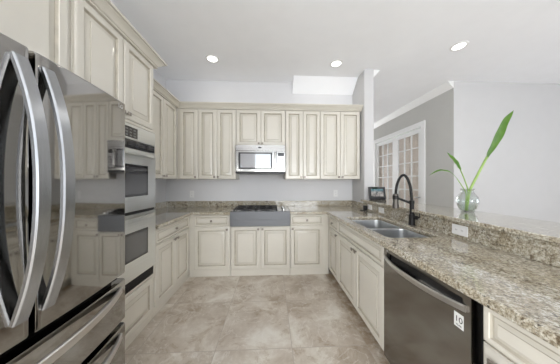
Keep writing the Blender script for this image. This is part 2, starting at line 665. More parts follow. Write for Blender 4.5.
# casing round the pair
cs = boxes((XG - .022, XG, DY0 - .085, DY0 + .01, 0, DZ + .09), (XG - .022, XG, DY1 - .01, DY1 + .085, 0, DZ + .09),
           (XG - .022, XG, DY0 + .01, DY1 - .01, DZ - .01, DZ + .09))
struct('trim_3', cs, M['trim'], bev=.004)


# slatted blinds behind the glass of each leaf
def blind(y0, y1, label):
    rt = empty('window_blind', (XG + .082, (y0 + y1) / 2, .06))
    tag(rt, label, 'blind', 'blinds behind the french doors')
    bm = bmesh.new()
    h = DZ - .12
    n = int((y1 - y0) / .075)
    pts = []
    for i in range(n * 4 + 1):
        t = i / (n * 4)
        pts.append((0.012 * sin(t * n * 2 * pi), (t - .5) * (y1 - y0)))
    outl = pts + [(x + .004, y) for x, y in reversed(pts)]
    rg = [[(x, y, z) for x, y in outl] for z in (0, h)]
    rings_bm(rg, bm=bm)
    obj('fabric', bm, M['curtain'], rt)
    obj('rail', boxes((-.015, .02, -(y1 - y0) / 2, (y1 - y0) / 2, h, h + .03)), M['trim'], rt)


blind(DY0 + .06, DYM - .02, 'pinkish beige blind behind the nearer french door')
blind(DYM + .02, DY1 - .06, 'pinkish beige blind behind the farther french door, partly behind the wall end')

# crown mouldings of the living room
crown_p = [(0, CEIL - .11), (.012, CEIL - .11), (.02, CEIL - .095), (.04, CEIL - .075), (.075, CEIL - .035), (.095, CEIL - .02), (.10, CEIL - .0005), (0, CEIL - .0005)]
struct('trim_1', sweep_profile([(XG, YR + .0), (XG, YF)], crown_p, flip=-1), M['trim'])
struct('trim_2', sweep_profile([(XS1, YS), (XS1, YF)], crown_p, flip=1), M['trim'])
# sloped soffit over the wall cabinets
sof = bmesh.new()
rings_bm([[(x, YW - .0, CEIL), (x, 3.07, CEIL), (x, YW, 2.868)] for x in (.36, XS0)], bm=sof)
struct('trim_4', sof, M['ceiling'])
# baseboards
struct('baseboard_hall', boxes((XG - .015, XG, YR, DY0 - .09, 0, .13)), M['trim'])
struct('baseboard_right', boxes((XG, XR2, YR - .015, YR, 0, .13)), M['trim'])


# ---------------------------------------------------------------- cabinetry
def panel_front_bm(wd, ht, drawer=False):
    """raised-panel front: local x 0..wd, z 0..ht, face towards -y, y 0..0.02."""
    if drawer:
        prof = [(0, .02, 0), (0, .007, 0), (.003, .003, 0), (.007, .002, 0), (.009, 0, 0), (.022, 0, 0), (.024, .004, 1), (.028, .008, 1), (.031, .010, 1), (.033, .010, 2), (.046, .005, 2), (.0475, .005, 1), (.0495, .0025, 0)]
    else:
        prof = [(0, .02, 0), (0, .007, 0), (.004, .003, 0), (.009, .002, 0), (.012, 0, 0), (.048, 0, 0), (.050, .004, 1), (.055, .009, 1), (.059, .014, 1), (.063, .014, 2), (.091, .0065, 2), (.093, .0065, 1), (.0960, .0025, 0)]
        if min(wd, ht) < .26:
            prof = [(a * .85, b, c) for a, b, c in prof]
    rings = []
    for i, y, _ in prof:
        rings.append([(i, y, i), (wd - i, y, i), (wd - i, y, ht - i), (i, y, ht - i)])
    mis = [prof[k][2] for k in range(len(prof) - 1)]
    return rings_bm(rings, mis=mis)


def knob(parent, x, z, y=0):
    bm = bmesh.new()
    cyl_between(bm, (x, y, z), (x, y - .016, z), .006, .005, 10)
    rings_bm([[(x - a, yy, z - a), (x + a, yy, z - a), (x + a, yy, z + a), (x - a, yy, z + a)]
              for a, yy in ((.009, y - .015), (.014, y - .018), (.014, y - .024), (.009, y - .029))], bm=bm)
    return obj('knob', bm, M['pewter'], parent)


def cabinet(name, origin, rot, wd, dp, z0, z1, fronts, label, top=False, kick=.0, kick_out=None, cat='cabinet', group=None, holes=()):
    """fronts: (kind, x0, x1, z0, z1, knob or None) in local coords."""
    rt = empty(name, origin, rot)
    tag(rt, label, cat, group)
    t = .018
    g = .001
    if z0 == 0 and kick > .03:      # recessed toe kick
        kz = .10
        bm = boxes((g, t, .02, dp, kz, z1), (wd - t, wd - g, .02, dp, kz, z1), (t, wd - t, dp - t, dp, kz, z1),
                   (t, wd - t, .02, dp - t, kz, kz + t), (t, wd - t, .02, .038, kz + t, z1))
        k = boxes((g, wd - g, .02 + kick, .02 + kick + .015, 0, kz))
        obj('toe_kick', k, M['cream'], rt)
    elif z0 == 0:
        kz = .101
        bm = boxes((g, t, .02, dp, kz, z1), (wd - t, wd - g, .02, dp, kz, z1), (t, wd - t, dp - t, dp, kz, z1),
                   (t, wd - t, .02, dp - t, kz, kz + t), (t, wd - t, .02, .038, kz + t, z1))
        obj('toe_kick', boxes((g, wd - g, .030, .045, 0, kz - .004)), M['cream'], rt)
    else:
        bm = boxes((g, wd - g, .02, dp, z0, z1))
    obj('body', bm, M['cream'], rt)
    for kind, a, b, c, d, kn in fronts:
        nm = {'door': 'door', 'drawer': 'drawer', 'panel': 'false_drawer_front', 'wide': 'panel'}[kind]
        f = obj(nm, panel_front_bm(b - a, d - c, kind in ('drawer', 'panel')), [M['cream'], M['glaze'], M['bevel_shade']], rt, loc=(a, 0, c))
        if kn:
            knob(f, kn[0] - a, kn[1] - c)
    return rt


BD0, BD1, BR0, BR1, BT = .105, .702, .716, .866, .876     # base door / drawer heights
FB = 2.69                                                 # back base face
# back run (origin x0, FB)
def back_fronts(o, items):
    return [(k, a - o, b - o, c, d, (kn[0] - o, kn[1]) if kn else None) for k, a, b, c, d, kn in items]


o = -1.148
cabinet('base_cabinet', (o, FB, 0), 0, -.156 - o - .001 - .42, .58, 0, BT, back_fronts(o, [
    ('drawer', -1.076, -.597, BR0, BR1, (-.836, .79)), ('door', -1.076, -.597, BD0, BD1, (-.62, .67))]),
    'cream base cabinet left of the cooktop on the back wall, one door under a drawer')
o = -.573
cabinet('base_cabinet', (o, FB, 0), 0, .263 - o, .58, 0, .70 + .015, back_fronts(o, [
    ('door', -.581 + .012, -.162, BD0, BD1, (-.186, .67)), ('door', -.151, .262, BD0, BD1, (-.126, .67))]),
    'cream two-door base cabinet directly below the gas cooktop')
o = .266
cabinet('base_cabinet', (o, FB, 0), 0, .826 - o, .58, 0, BT, back_fronts(o, [
    ('drawer', .272, .737, BR0, BR1, (.505, .79)), ('door', .272, .737, BD0, BD1, (.297, .67))]),
    'cream base cabinet right of the cooktop in the back corner, one door under a drawer')

# left run: local x -> +y, faces +x
FL = -1.13


def left_fronts(o, items):
    return [(k, a - o, b - o, c, d, (kn[0] - o, kn[1]) if kn else None) for k, a, b, c, d, kn in items]


o = 1.902
cabinet('base_cabinet', (FL, o, 0), pi / 2, 3.27 - o, .64, 0, BT, left_fronts(o, [
    ('drawer', 1.915, 2.66, BR0, BR1, (2.29, .79)), ('door', 1.915, 2.283, BD0, BD1, (2.255, .67)),
    ('door', 2.29, 2.66, BD0, BD1, (2.318, .67))]),
    'cream base cabinet on the left wall beyond the ovens, two doors under a wide drawer')

# right run (peninsula): local x -> -y, faces -x
FR = .808


def right_fronts(o, items):
    out = []
    for k, a, b, c, d, kn in items:      # a > b world y
        out.append((k, o - a, o - b, c, d, (o - kn[0], kn[1]) if kn else None))
    return out


o = 3.27
cabinet('base_cabinet', (FR, o, 0), -pi / 2, o - 2.284, .61, 0, BT, right_fronts(o, [
    ('drawer', 2.645, 2.288, BR0, BR1, (2.466, .79)), ('door', 2.645, 2.288, BD0, BD1, (2.315, .67))]),
    'narrow cream base cabinet at the far end of the peninsula, drawer over one door', kick=.06)
o = 2.282
cabinet('sink_cabinet', (FR, o, 0), -pi / 2, o - 1.337, .61, 0, BT, right_fronts(o, [
    ('panel', 2.277, 1.343, BR0, BR1, None), ('door', 2.277, 1.812, BD0, BD1, (1.84, .67)),
    ('door', 1.806, 1.343, BD0, BD1, (1.778, .67))]),
    'cream cabinet under the double sink, two doors below one long false drawer', kick=.06)
o = .700
cabinet('base_cabinet', (FR, o, 0), -pi / 2, o - .08, .61, 0, BT, right_fronts(o, [
    ('drawer', .695, .09, BR0 + .012, BR1 + .004, None), ('door', .695, .40, BD0, BD1 + .018, (.645, .675)),
    ('door', .392, .09, BD0, BD1 + .018, (.42, .69))]),
    'cream base cabinet right of the dishwasher, nearest the camera', kick=.06)

# tower with the double oven
TY0, TY1 = 1.140, 1.900
tw = empty('oven_cabinet', (FL, TY0, 0), pi / 2)
tag(tw, 'tall cream cabinet housing the double wall oven beside the refrigerator', 'cabinet')
W_ = TY1 - TY0
tb = boxes((.001, .018, .02, .62, 0.06, 2.46), (W_ - .018, W_, .02, .62, .06, 2.46), (.018, W_ - .018, .602, .62, .06, 2.46),
           (.018, W_ - .018, .02, .602, 2.44, 2.46), (.018, W_ - .018, .02, .602, 1.803, 1.83), (.018, W_ - .018, .02, .602, .43, .448),
           (.018, W_ - .018, .02, .602, .06, .078), (.018, W_ - .018, .02, .04, 1.83, 2.44), (.018, W_ - .018, .02, .04, .078, .43))
obj('body', tb, M['cream'], tw)
obj('toe_kick', boxes((.001, W_, .03, .045, 0, .06)), M['cream'], tw)
# small ledge moulding over the oven
lg = boxes((.001, W_, -.004, .02, 1.800, 1.822))
obj('ledge_moulding', lg, M['cream'], tw, bev=.004)
for a, b, kn in ((1.150, 1.507, 1.483), (1.515, 1.880, 1.54)):
    f = obj('door', panel_front_bm(b - a, 2.44 - 1.832), [M['cream'], M['glaze'], M['bevel_shade']], tw, loc=(a - TY0, 0, 1.832))
    knob(f, kn - a, .035)
obj('panel', panel_front_bm(.715, .335), [M['cream'], M['glaze'], M['bevel_shade']], tw, loc=(.02, 0, .072 + .018))

# cabinet above the fridge
FY0 = .17
fc = cabinet('wall_cabinet', (FL, FY0, 0), pi / 2, TY0 - .002 - FY0, .62, 1.815, 2.46, left_fronts(FY0, [
    ('door', .185, .640, 1.835, 2.44, (.612, 1.87)), ('door', .648, 1.115, 1.835, 2.44, (.676, 1.87))]),
    'deep cream wall cabinet above the refrigerator')
# side panel of the fridge bay
sp = tag(obj('side_panel', boxes((-1.75, -1.11, .145, .168, 0, 2.46)), M['cream']), 'tall cream side panel at the near side of the refrigerator', 'panel')

# wall cabinets
UZ0, UZ1 = 1.378, 2.446
XU, YU = -1.42, 2.95
o = 1.904
cabinet('wall_cabinet', (XU, o, 0), pi / 2, 2.233 - o, .35, UZ0, 2.46, left_fronts(o, [('door', 1.908, 2.229, UZ0 + .004, UZ1, (2.20, UZ0 + .035))]),
        'narrow one-door cream wall cabinet on the left wall right beside the oven tower')
o = 2.235
cabinet('wall_cabinet', (XU, o, 0), pi / 2, 2.966 - o, .35, UZ0, 2.46, left_fronts(o, [
    ('door', 2.239, 2.573, UZ0 + .004, UZ1, (2.548, UZ0 + .035)), ('door', 2.581, 2.915, UZ0 + .004, UZ1, (2.606, UZ0 + .035))]),
    'two-door cream wall cabinet on the left wall, next to the inside corner')


def upper(x0, x1, doors, label, z0=UZ0):
    cabinet('wall_cabinet', (x0, YU, 0), 0, x1 - x0, YW - YU - .002, z0, 2.46,
            back_fronts(x0, [('door', a, b, z0 + .004, UZ1, (kn, z0 + .032)) for a, b, kn in doors]), label)


upper(-1.438, -1.124, [(-1.397, -1.130, -1.155)], 'one-door cream wall cabinet in the left corner of the back wall')
upper(-1.122, -.547, [(-1.118, -.846, -.87), (-.838, -.552, -.814)], 'two-door cream wall cabinet left of the microwave')
upper(-.545, .213, [(-.541, -.173, -.197), (-.165, .209, -.141)], 'short two-door cream wall cabinet directly above the microwave', z0=1.896)
upper(.215, .763, [(.219, .485, .461), (.495, .759, .519)], 'two-door cream wall cabinet right of the microwave')
upper(.765, 1.405, [(.769, 1.081, 1.057), (1.091, 1.401, 1.115)], 'two-door cream wall cabinet at the right end by the wall stub')

cp = [(0, 2.4605), (.004, 2.450), (.028, 2.450), (.028, 2.459), (.022, 2.462), (.022, 2.466), (.034, 2.469), (.042, 2.478), (.056, 2.494), (.076, 2.503), (.076, 2.508), (.070, 2.510), (.070, 2.513), (.088, 2.515), (.088, 2.530), (0, 2.530)]
t = tag(obj('crown_molding', sweep_profile([(XU - .02, TY1 + .085), (XU - .02, YU + .02), (XS0 - .001, YU + .02)], cp, flip=1), M['cream'], sharp=25),
        'cream crown molding along the top of the shallow wall cabinets in the corner', 'molding')
t = tag(obj('crown_molding', sweep_profile([(FL - .02, .15), (FL - .02, TY1), (XL + .001, TY1)], cp, flip=1), M['cream'], sharp=25),
        'cream crown molding over the oven tower and refrigerator cabinet', 'molding')

# ---------------------------------------------------------------- worktop
CT0, CT1 = .878, .914
SKX0, SKX1, SKY0, SKY1 = .885, 1.295, 1.395, 2.235
CKX0, CKX1, CKY1 = -.574, .262, 3.16
xs = [XL + .001, -1.10, CKX0, CKX1, .782, SKX0, SKX1, XS0 - .021, XS0 - .001]
ys = [.06, SKY0, SKY1, 1.903, YS, 2.662, CKY1, YW - .001]
ys = sorted(ys)


def occ(x, y):
    if x < -1.10:
        return y > 1.903
    if y > 2.662:
        if CKX0 < x < CKX1 and y < CKY1:
            return False
        return True
    if x > .782:
        if SKX0 < x < SKX1 and SKY0 < y < SKY1:
            return False
        return True
    return False


def recti(xs, ys, occ, z0, z1):
    bm = bmesh.new()
    vt, vb = {}, {}

    def V(d, i, j, z):
        if (i, j) not in d:
            d[(i, j)] = bm.verts.new((xs[i], ys[j], z))
        return d[(i, j)]
    nx, ny = len(xs) - 1, len(ys) - 1
    O = lambda i, j: 0 <= i < nx and 0 <= j < ny and occ((xs[i] + xs[i + 1]) / 2, (ys[j] + ys[j + 1]) / 2)
    for i in range(nx):
        for j in range(ny):
            if not O(i, j):
                continue
            bm.faces.new((V(vt, i, j, z1), V(vt, i + 1, j, z1), V(vt, i + 1, j + 1, z1), V(vt, i, j + 1, z1)))
            bm.faces.new((V(vb, i, j, z0), V(vb, i, j + 1, z0), V(vb, i + 1, j + 1, z0), V(vb, i + 1, j, z0)))
            for (di, dj, a, b) in ((-1, 0, (i, j + 1), (i, j)), (1, 0, (i + 1, j), (i + 1, j + 1)),
                                   (0, -1, (i, j), (i + 1, j)), (0, 1, (i + 1, j + 1), (i, j + 1))):
                if not O(i + di, j + dj):
                    bm.faces.new((V(vt, *b, z1), V(vt, *a, z1), V(vb, *a, z0), V(vb, *b, z0)))
    return bm


ctb = recti(xs, ys, occ, CT0, CT1)
bmesh.ops.recalc_face_normals(ctb, faces=ctb.faces)
ce = [e for e in ctb.edges if abs(e.verts[0].co.z - e.verts[1].co.z) > .01
      and min(abs(e.verts[0].co.x - a) for a in (SKX0, SKX1)) < 1e-4 and min(abs(e.verts[0].co.y - a) for a in (SKY0, SKY1)) < 1e-4]
bmesh.ops.bevel(ctb, geom=ce, offset=.045, segments=6, profile=.5, affect='EDGES')
te = [e for e in ctb.edges if len(e.link_faces) == 2 and e.calc_face_angle(0) > radians(60)
      and e.verts[0].co.z > CT1 - .001 and e.verts[1].co.z > CT1 - .001]
bmesh.ops.bevel(ctb, geom=te, offset=.010, segments=3, profile=.5, affect='EDGES')
ct = obj('countertop', ctb, M['granite'])
tag(ct, 'speckled cream granite worktop running round the kitchen in a U', 'countertop')
SPZ = 1.010
# granite upstands are parts of the worktop
obj('backsplash', boxes((XL + .001, XS0 - .001, YW - .022, YW - .001, CT1, SPZ)), M['granite'], ct, bev=.003)
obj('backsplash', boxes((XL + .001, XL + .022, 1.903, YW - .023, CT1, SPZ)), M['granite'], ct, bev=.003)
obj('backsplash', boxes((XS0 - .021, XS0 - .001, YS + .001, YW - .023, CT1, SPZ)), M['granite'], ct, bev=.003)
obj('backsplash', boxes((XS0 - .021, XS0 - .001, .06, YS - .001, CT1, 1.036)), M['granite'], ct, bev=.002)
bl = obj('bar_top', boxes((1.36, 1.88, .04, YS - .002, 1.038, 1.068)), M['granite'], bev=.007, seg=3)
tag(bl, 'raised granite bar top along the peninsula behind the sink', 'bar top')

# ---------------------------------------------------------------- sink
sk = empty('kitchen_sink', ((SKX0 + SKX1) / 2, (SKY0 + SKY1) / 2, CT0))
tag(sk, 'undermount double bowl stainless steel sink set into the granite peninsula', 'sink')


def bowl(x0, x1, y0, y1, dep):
    bm = bmesh.new()
    g = .012
    rg = [rrect(x0 - g, x1 + g, y0 - g, y1 + g, .065, -.002), rrect(x0, x1, y0, y1, .06, -.002), rrect(x0 + .003, x1 - .003, y0 + .003, y1 - .003, .058, -.01),
          rrect(x0 + .010, x1 - .010, y0 + .010, y1 - .010, .055, -dep + .03),
          rrect(x0 + .020, x1 - .020, y0 + .020, y1 - .020, .050, -dep + .008),
          rrect(x0 + .045, x1 - .045, y0 + .045, y1 - .045, .035, -dep)]
    rings_bm(rg, cap0=False, cap1=True, bm=bm)
    og = [[(p[0], p[1], p[2]) for p in rg[0]], rrect(x0 - .002, x1 + .002, y0 - .002, y1 + .002, .06, -.012),
          rrect(x0 + .006, x1 - .006, y0 + .006, y1 - .006, .055, -dep + .02),
          rrect(x0 + .035, x1 - .035, y0 + .035, y1 - .035, .04, -dep - .004)]
    rings_bm(og, cap0=False, cap1=True, bm=bm)
    bmesh.ops.remove_doubles(bm, verts=bm.verts, dist=1e-5)
    b = obj('bowl', bm, M['sink_steel'], sk, sharp=60)
    cx, cy = (x0 + x1) / 2, (y0 + y1) / 2
    d = lathe([(.001, -dep + .001), (.018, -dep + .001), (.02, -dep + .003), (.040, -dep + .004), (.043, -dep + .002), (.043, -dep)], 24, cx, cy)
    obj('drain', d, M['steel'], b)


sx0, sx1 = -(SKX1 - SKX0) / 2 + .006, (SKX1 - SKX0) / 2 - .006
sy0, sy1 = -(SKY1 - SKY0) / 2 + .006, (SKY1 - SKY0) / 2 - .006
bowl(sx0, sx1, sy0, -.012, .20)
bowl(sx0, sx1, .012, sy1, .20)

# ---------------------------------------------------------------- faucet
fx, fy = 1.372, 1.80
fa = empty('kitchen_faucet', (fx, fy, CT1))
tag(fa, 'matte black gooseneck pull-down faucet behind the sink', 'faucet')
obj('base', lathe([(.029, 0), (.029, .008), (.026, .014), (.025, .10), (.020, .105)], 24), M['black_metal'], fa)
obj('body', lathe([(.019, .05), (.019, .205), (.022, .21), (.022, .235), (.015, .24)], 20), M['black_metal'], fa)
hd = Vector((-.115, .07, 0))   # horizontal reach to the spray head
arc = [(0, 0, .235), (-.004, .003, .30), (hd.x * .10, hd.y * .1, .38), (hd.x * .28, hd.y * .28, .455), (hd.x * .5, hd.y * .5, .487),
       (hd.x * .74, hd.y * .74, .460), (hd.x * .93, hd.y * .93, .385), (hd.x * 1.0, hd.y * 1.0, .30), (hd.x * 1.01, hd.y * 1.01, .262)]
path = catmull(arc, 10)
hose = obj('spout_hose', tube(path, lambda t: .0125 + .001 * sin(t * 2 * pi * 46), 12), M['black_metal'], fa)
obj('spray_head', lathe([(.015, .300), (.024, .295), (.025, .20), (.029, .185), (.029, .155), (.018, .153)], 20, hd.x * 1.01, hd.y * 1.01), M['dark_pewter'], fa)['label'] = 'dark metal spray head'
ab = bmesh.new()
cyl_between(ab, (0, 0, .208), (hd.x * .97, hd.y * .97, .262), .0115, n=12)
lathe([(.027, .245), (.027, .282)], 20, hd.x * 1.01, hd.y * 1.01, bm=ab)
obj('support_arm', ab, M['black_metal'], fa)
lv = bmesh.new()
cyl_between(lv, (.0, -.01, .075), (.028, -.045, .075), .017, n=16)
lvp = catmull([(.024, -.040, .075), (.036, -.056, .085), (.036, -.060, .115), (.022, -.052, .150)], 6)
tube(lvp, .008, 10, bm=lv)
obj('lever', lv, M['black_metal'], fa)

# ---------------------------------------------------------------- refrigerator
FRY0, FRY1 = .227, 1.137
fw = FRY1 - FRY0
fr = empty('refrigerator', (-.842, FRY0, 0), pi / 2)
tag(fr, 'large dark stainless french door refrigerator at the left edge', 'refrigerator')
BOW = .032


def bow(x):
    u = (x - fw / 2) / (fw / 2)
    return -BOW * (1 - u * u)


def curved_front(x0, x1, z0, z1, yb=.062, r=.008, n=24):
    """front slab following the bow, rounded front edges."""
    rings = []
    for k in range(n + 1):
        x = x0 + (x1 - x0) * k / n
        yf = bow(x)
        e = 0
        if k in (0, n):
            e = r
        rings.append((x, yf, e))
    # build front grid profile as rings across x
    R = []
    for (x, yf, e) in rings:
        f_ = yf + e
        R.append([(x, yb, z0), (x, f_ + r, z0), (x, f_ + r * .3, z0 + r * .3), (x, f_, z0 + r), (x, f_, z1 - r), (x, f_ + r * .3, z1 - r * .3), (x, f_ + r, z1), (x, yb, z1)])
    # insert ring just inside each end for tight rounding
    def ins(x):
        f_ = bow(x)
        return [(x, yb, z0), (x, f_ + r, z0), (x, f_ + r * .3, z0 + r * .3), (x, f_, z0 + r), (x, f_, z1 - r), (x, f_ + r * .3, z1 - r * .3), (x, f_ + r, z1), (x, yb, z1)]
    R = [R[0], [(x0 + r * .3, p[1], p[2]) if False else p for p in [(x0 + r * .3, q[1] + (r * .3 if q[1] != yb else 0), q[2]) for q in ins(x0 + r * .3)]], ins(x0 + r)] + R[1:-1] + \
        [ins(x1 - r), [(x1 - r * .3, q[1] + (r * .3 if q[1] != yb else 0), q[2]) for q in ins(x1 - r * .3)], R[-1]]
    return rings_bm(R)


obj('case', boxes((.004, fw - .004, .075, .85, .03, 1.765)), M['dark_case'], fr, bev=.004)
obj('case_gasket', boxes((.02, fw - .02, .062, .075, .06, 1.765)), M['black'], fr)
mid = fw / 2
GZ = [(.812, 1.784), (.552, .778), (.10, .524)]
for nm, a, b in (('door', .0, mid - .007), ('door', mid + .007, fw)):
    d = obj(nm, curved_front(a, b, *GZ[0]), M['black_steel'], fr, sharp=35)
    hx = mid - .039 if a == 0 else mid + .038
    n = 28
    pts = []
    for k in range(n + 1):
        t = k / n
        z = .885 + (1.735 - .885) * t
        out = .072 * (1 - abs(2 * t - 1) ** 2.3)
        pts.append((hx, bow(hx) - .004 - out, z))
    hb = flat_bar(pts, (1, 0, 0), .041, .018)
    h_ = obj('handle', hb, M['handle_steel'], d, sharp=35)
    h_['label'] = 'bowed brushed steel handle'
for z0, z1 in GZ[1:]:
    d = obj('freezer_drawer', curved_front(0, fw, z0, z1), M['black_steel'], fr, sharp=35)
    pts = []
    n = 30
    hz = z1 - .042
    for k in range(n + 1):
        t = k / n
        x = .05 + (fw - .10) * t
        pts.append((x, bow(x) - .004 - .060 * (1 - abs(2 * t - 1) ** 2.3), hz))
    obj('handle', flat_bar(pts, (0, 0, 1), .036, .015), M['handle_steel_x'], d, sharp=35)['label'] = 'bowed brushed steel handle'
obj('base_grille', boxes((.02, fw - .02, .06, .075, .02, .09)), M['black'], fr)
text_obj('logo', 'LG', .030, M['silver_ink'], fr, (fw - .045, bow(fw - .045) - .0008, 1.752), (pi / 2, 0, .12))

# ---------------------------------------------------------------- double oven
ov = empty('double_oven', (FL, TY0 + .005, 0), pi / 2)
tag(ov, 'built-in stainless steel double wall oven in the tall cabinet', 'oven')
ow = W_ - .014
obj('case', boxes((.012, ow - .012, .03, .58, .455, 1.798)), M['dark_case'], ov)
OB = .0
obj('frame', boxes((0, ow, .000, .028, .535, .548), (0, ow, 0, .028, 1.788, 1.798), (0, .012, .002, .028, .548, 1.788), (ow - .012, ow, .002, .028, .548, 1.788)), M['steel_oven'], ov)
cp_ = obj('control_panel', boxes((.012, ow - .012, -.014, .028, 1.672, 1.788)), M['steel_oven'], ov, bev=.004)
obj('keypad', boxes((.25, .49, -.016, -.012, 1.686, 1.770)), M['black_gloss'], cp_)
for i in range(5):
    for j in range(3):
        obj('key', boxes((.275 + i * .042, .297 + i * .042, -.0168, -.0161, 1.697 + j * .024, 1.707 + j * .024)), M['socket_dim'], cp_)
vt = obj('vent_strip', boxes((.012, ow - .012, -.006, .028, 1.608, 1.672)), M['black_gloss'], ov)
obj('vent_slot', boxes(*[(.05 + i * .115, .135 + i * .115, -.010, -.005, 1.628, 1.652) for i in range(6)]), M['dark_case'], vt)


def oven_door(z0, z1, wz0, wz1):
    d = obj('oven_door', boxes((.012, ow - .012, -.018, .028, z0, z1)), M['steel_oven'], ov, bev=.005)
    wn = boxes((.13, ow - .13, -.0205, -.017, wz0, wz1))
    wo = obj('window', wn, M['black_gloss'], d, bev=.0012)
    obj('window_screen', boxes((.15, ow - .15, -.0215, -.0195, wz0 + .02, wz1 - .02)), M['oven_glass'], wo)
    pts = []
    for k in range(25):
        t = k / 24
        x = .05 + (ow - .10) * t
        pts.append((x, -.020 - .042 * (1 - abs(2 * t - 1) ** 3), z1 - .035))
    obj('handle', flat_bar(pts, (0, 0, 1), .032, .013), M['steel_oven'], d, sharp=35)
    return d


m_, nt_, b_ = new_mat('oven_window_glass')
ck = nt_.nodes.new('ShaderNodeTexChecker')
ck.inputs['Scale'].default_value = 260
ck.inputs['Color1'].default_value = (.085, .085, .09, 1)
ck.inputs['Color2'].default_value = (.03, .03, .035, 1)
nt_.links.new(coords(nt_), ck.inputs['Vector'])
nt_.links.new(ck.outputs[0], b_.inputs['Base Color'])
b_.inputs['Roughness'].default_value = .05
b_.inputs['IOR'].default_value = 2.0
M['oven_glass'] = m_
mg = m_.copy()
mg.name = 'microwave_window_glass'
mg.node_tree.nodes['Principled BSDF'].inputs['IOR'].default_value = 3.2
M['microwave_glass'] = mg
oven_door(1.095, 1.600, 1.215, 1.475)
oven_door(.550, 1.070, .700, .930)
obj('gap_strip', boxes((.012, ow - .012, -.002, .028, 1.070, 1.095)), M['black'], ov)
lv_ = boxes((.012, ow - .012, .006, .028, .455, .535))
for i in range(5):
    box(lv_, .03, ow - .03, .000, .008, .463 + i * .0145, .469 + i * .0145)
obj('lower_vent', lv_, M['black'], ov)

# ---------------------------------------------------------------- microwave
MX0, MX1, MZ0, MZ1, MY = -.541, .208, 1.462, 1.889, 2.88
mw = empty('microwave_oven', ((MX0 + MX1) / 2, MY, MZ0))
tag(mw, 'stainless over-the-range microwave hung under the short wall cabinet', 'microwave')
mw_w = (MX1 - MX0) / 2
H_ = MZ1 - MZ0
obj('case', boxes((-mw_w, mw_w, .03, .40, .012, H_)), M['dark_case'], mw)
ts = obj('top_panel', boxes((-mw_w, mw_w, -.004, .03, H_ - .085, H_)), M['steel_mirror'], mw, bev=.003)
lb = bmesh.new()
rings_bm([[(-.01 + .028 * cos(a * pi / 12), y, H_ - .035 + .010 * sin(a * pi / 12)) for a in range(24)] for y in (-.004, -.0058)], bm=lb)
obj('badge', lb, M['dark_case'], ts)
xd = .24                                   # right edge of door (local)
md = obj('door', boxes((-mw_w, xd, -.006, .03, .028, H_ - .088)), M['steel_mirror'], mw, bev=.004)
obj('window', boxes((-mw_w + .045, xd - .060, -.0085, -.005, .065, H_ - .110)), M['black_gloss'], md, bev=.001)
obj('window_screen', boxes((-mw_w + .075, xd - .085, -.0098, -.008, .088, H_ - .130)), M['microwave_glass'], md)
hb = bmesh.new()
hx = xd - .022
flat_bar([(hx, -.004, .055), (hx, -.030, .070), (hx, -.036, .10), (hx, -.036, H_ - .155), (hx, -.030, H_ - .125), (hx, -.004, H_ - .110)], (1, 0, 0), .022, .010, bm=hb)
obj('handle', hb, M['steel_mirror'], md, sharp=50)
mc = obj('control_panel', boxes((xd + .004, mw_w, -.005, .03, .028, H_ - .088)), M['steel_mirror'], mw, bev=.003)
obj('display', boxes((xd + .022, mw_w - .018, -.0068, -.004, H_ - .165, H_ - .115)), M['black_gloss'], mc)
kb = bmesh.new()
for i in range(3):
    for j in range(5):
        box(kb, xd + .026 + i * .032, xd + .044 + i * .032, -.0064, -.004, .055 + j * .036, .072 + j * .036)
obj('keypad', kb, M['dark_case'], mc)
obj('base_vent', boxes((-mw_w + .004, mw_w - .004, .0, .38, 0, .011), (-mw_w, mw_w, -.002, .03, .011, .027)), M['black'], mw)

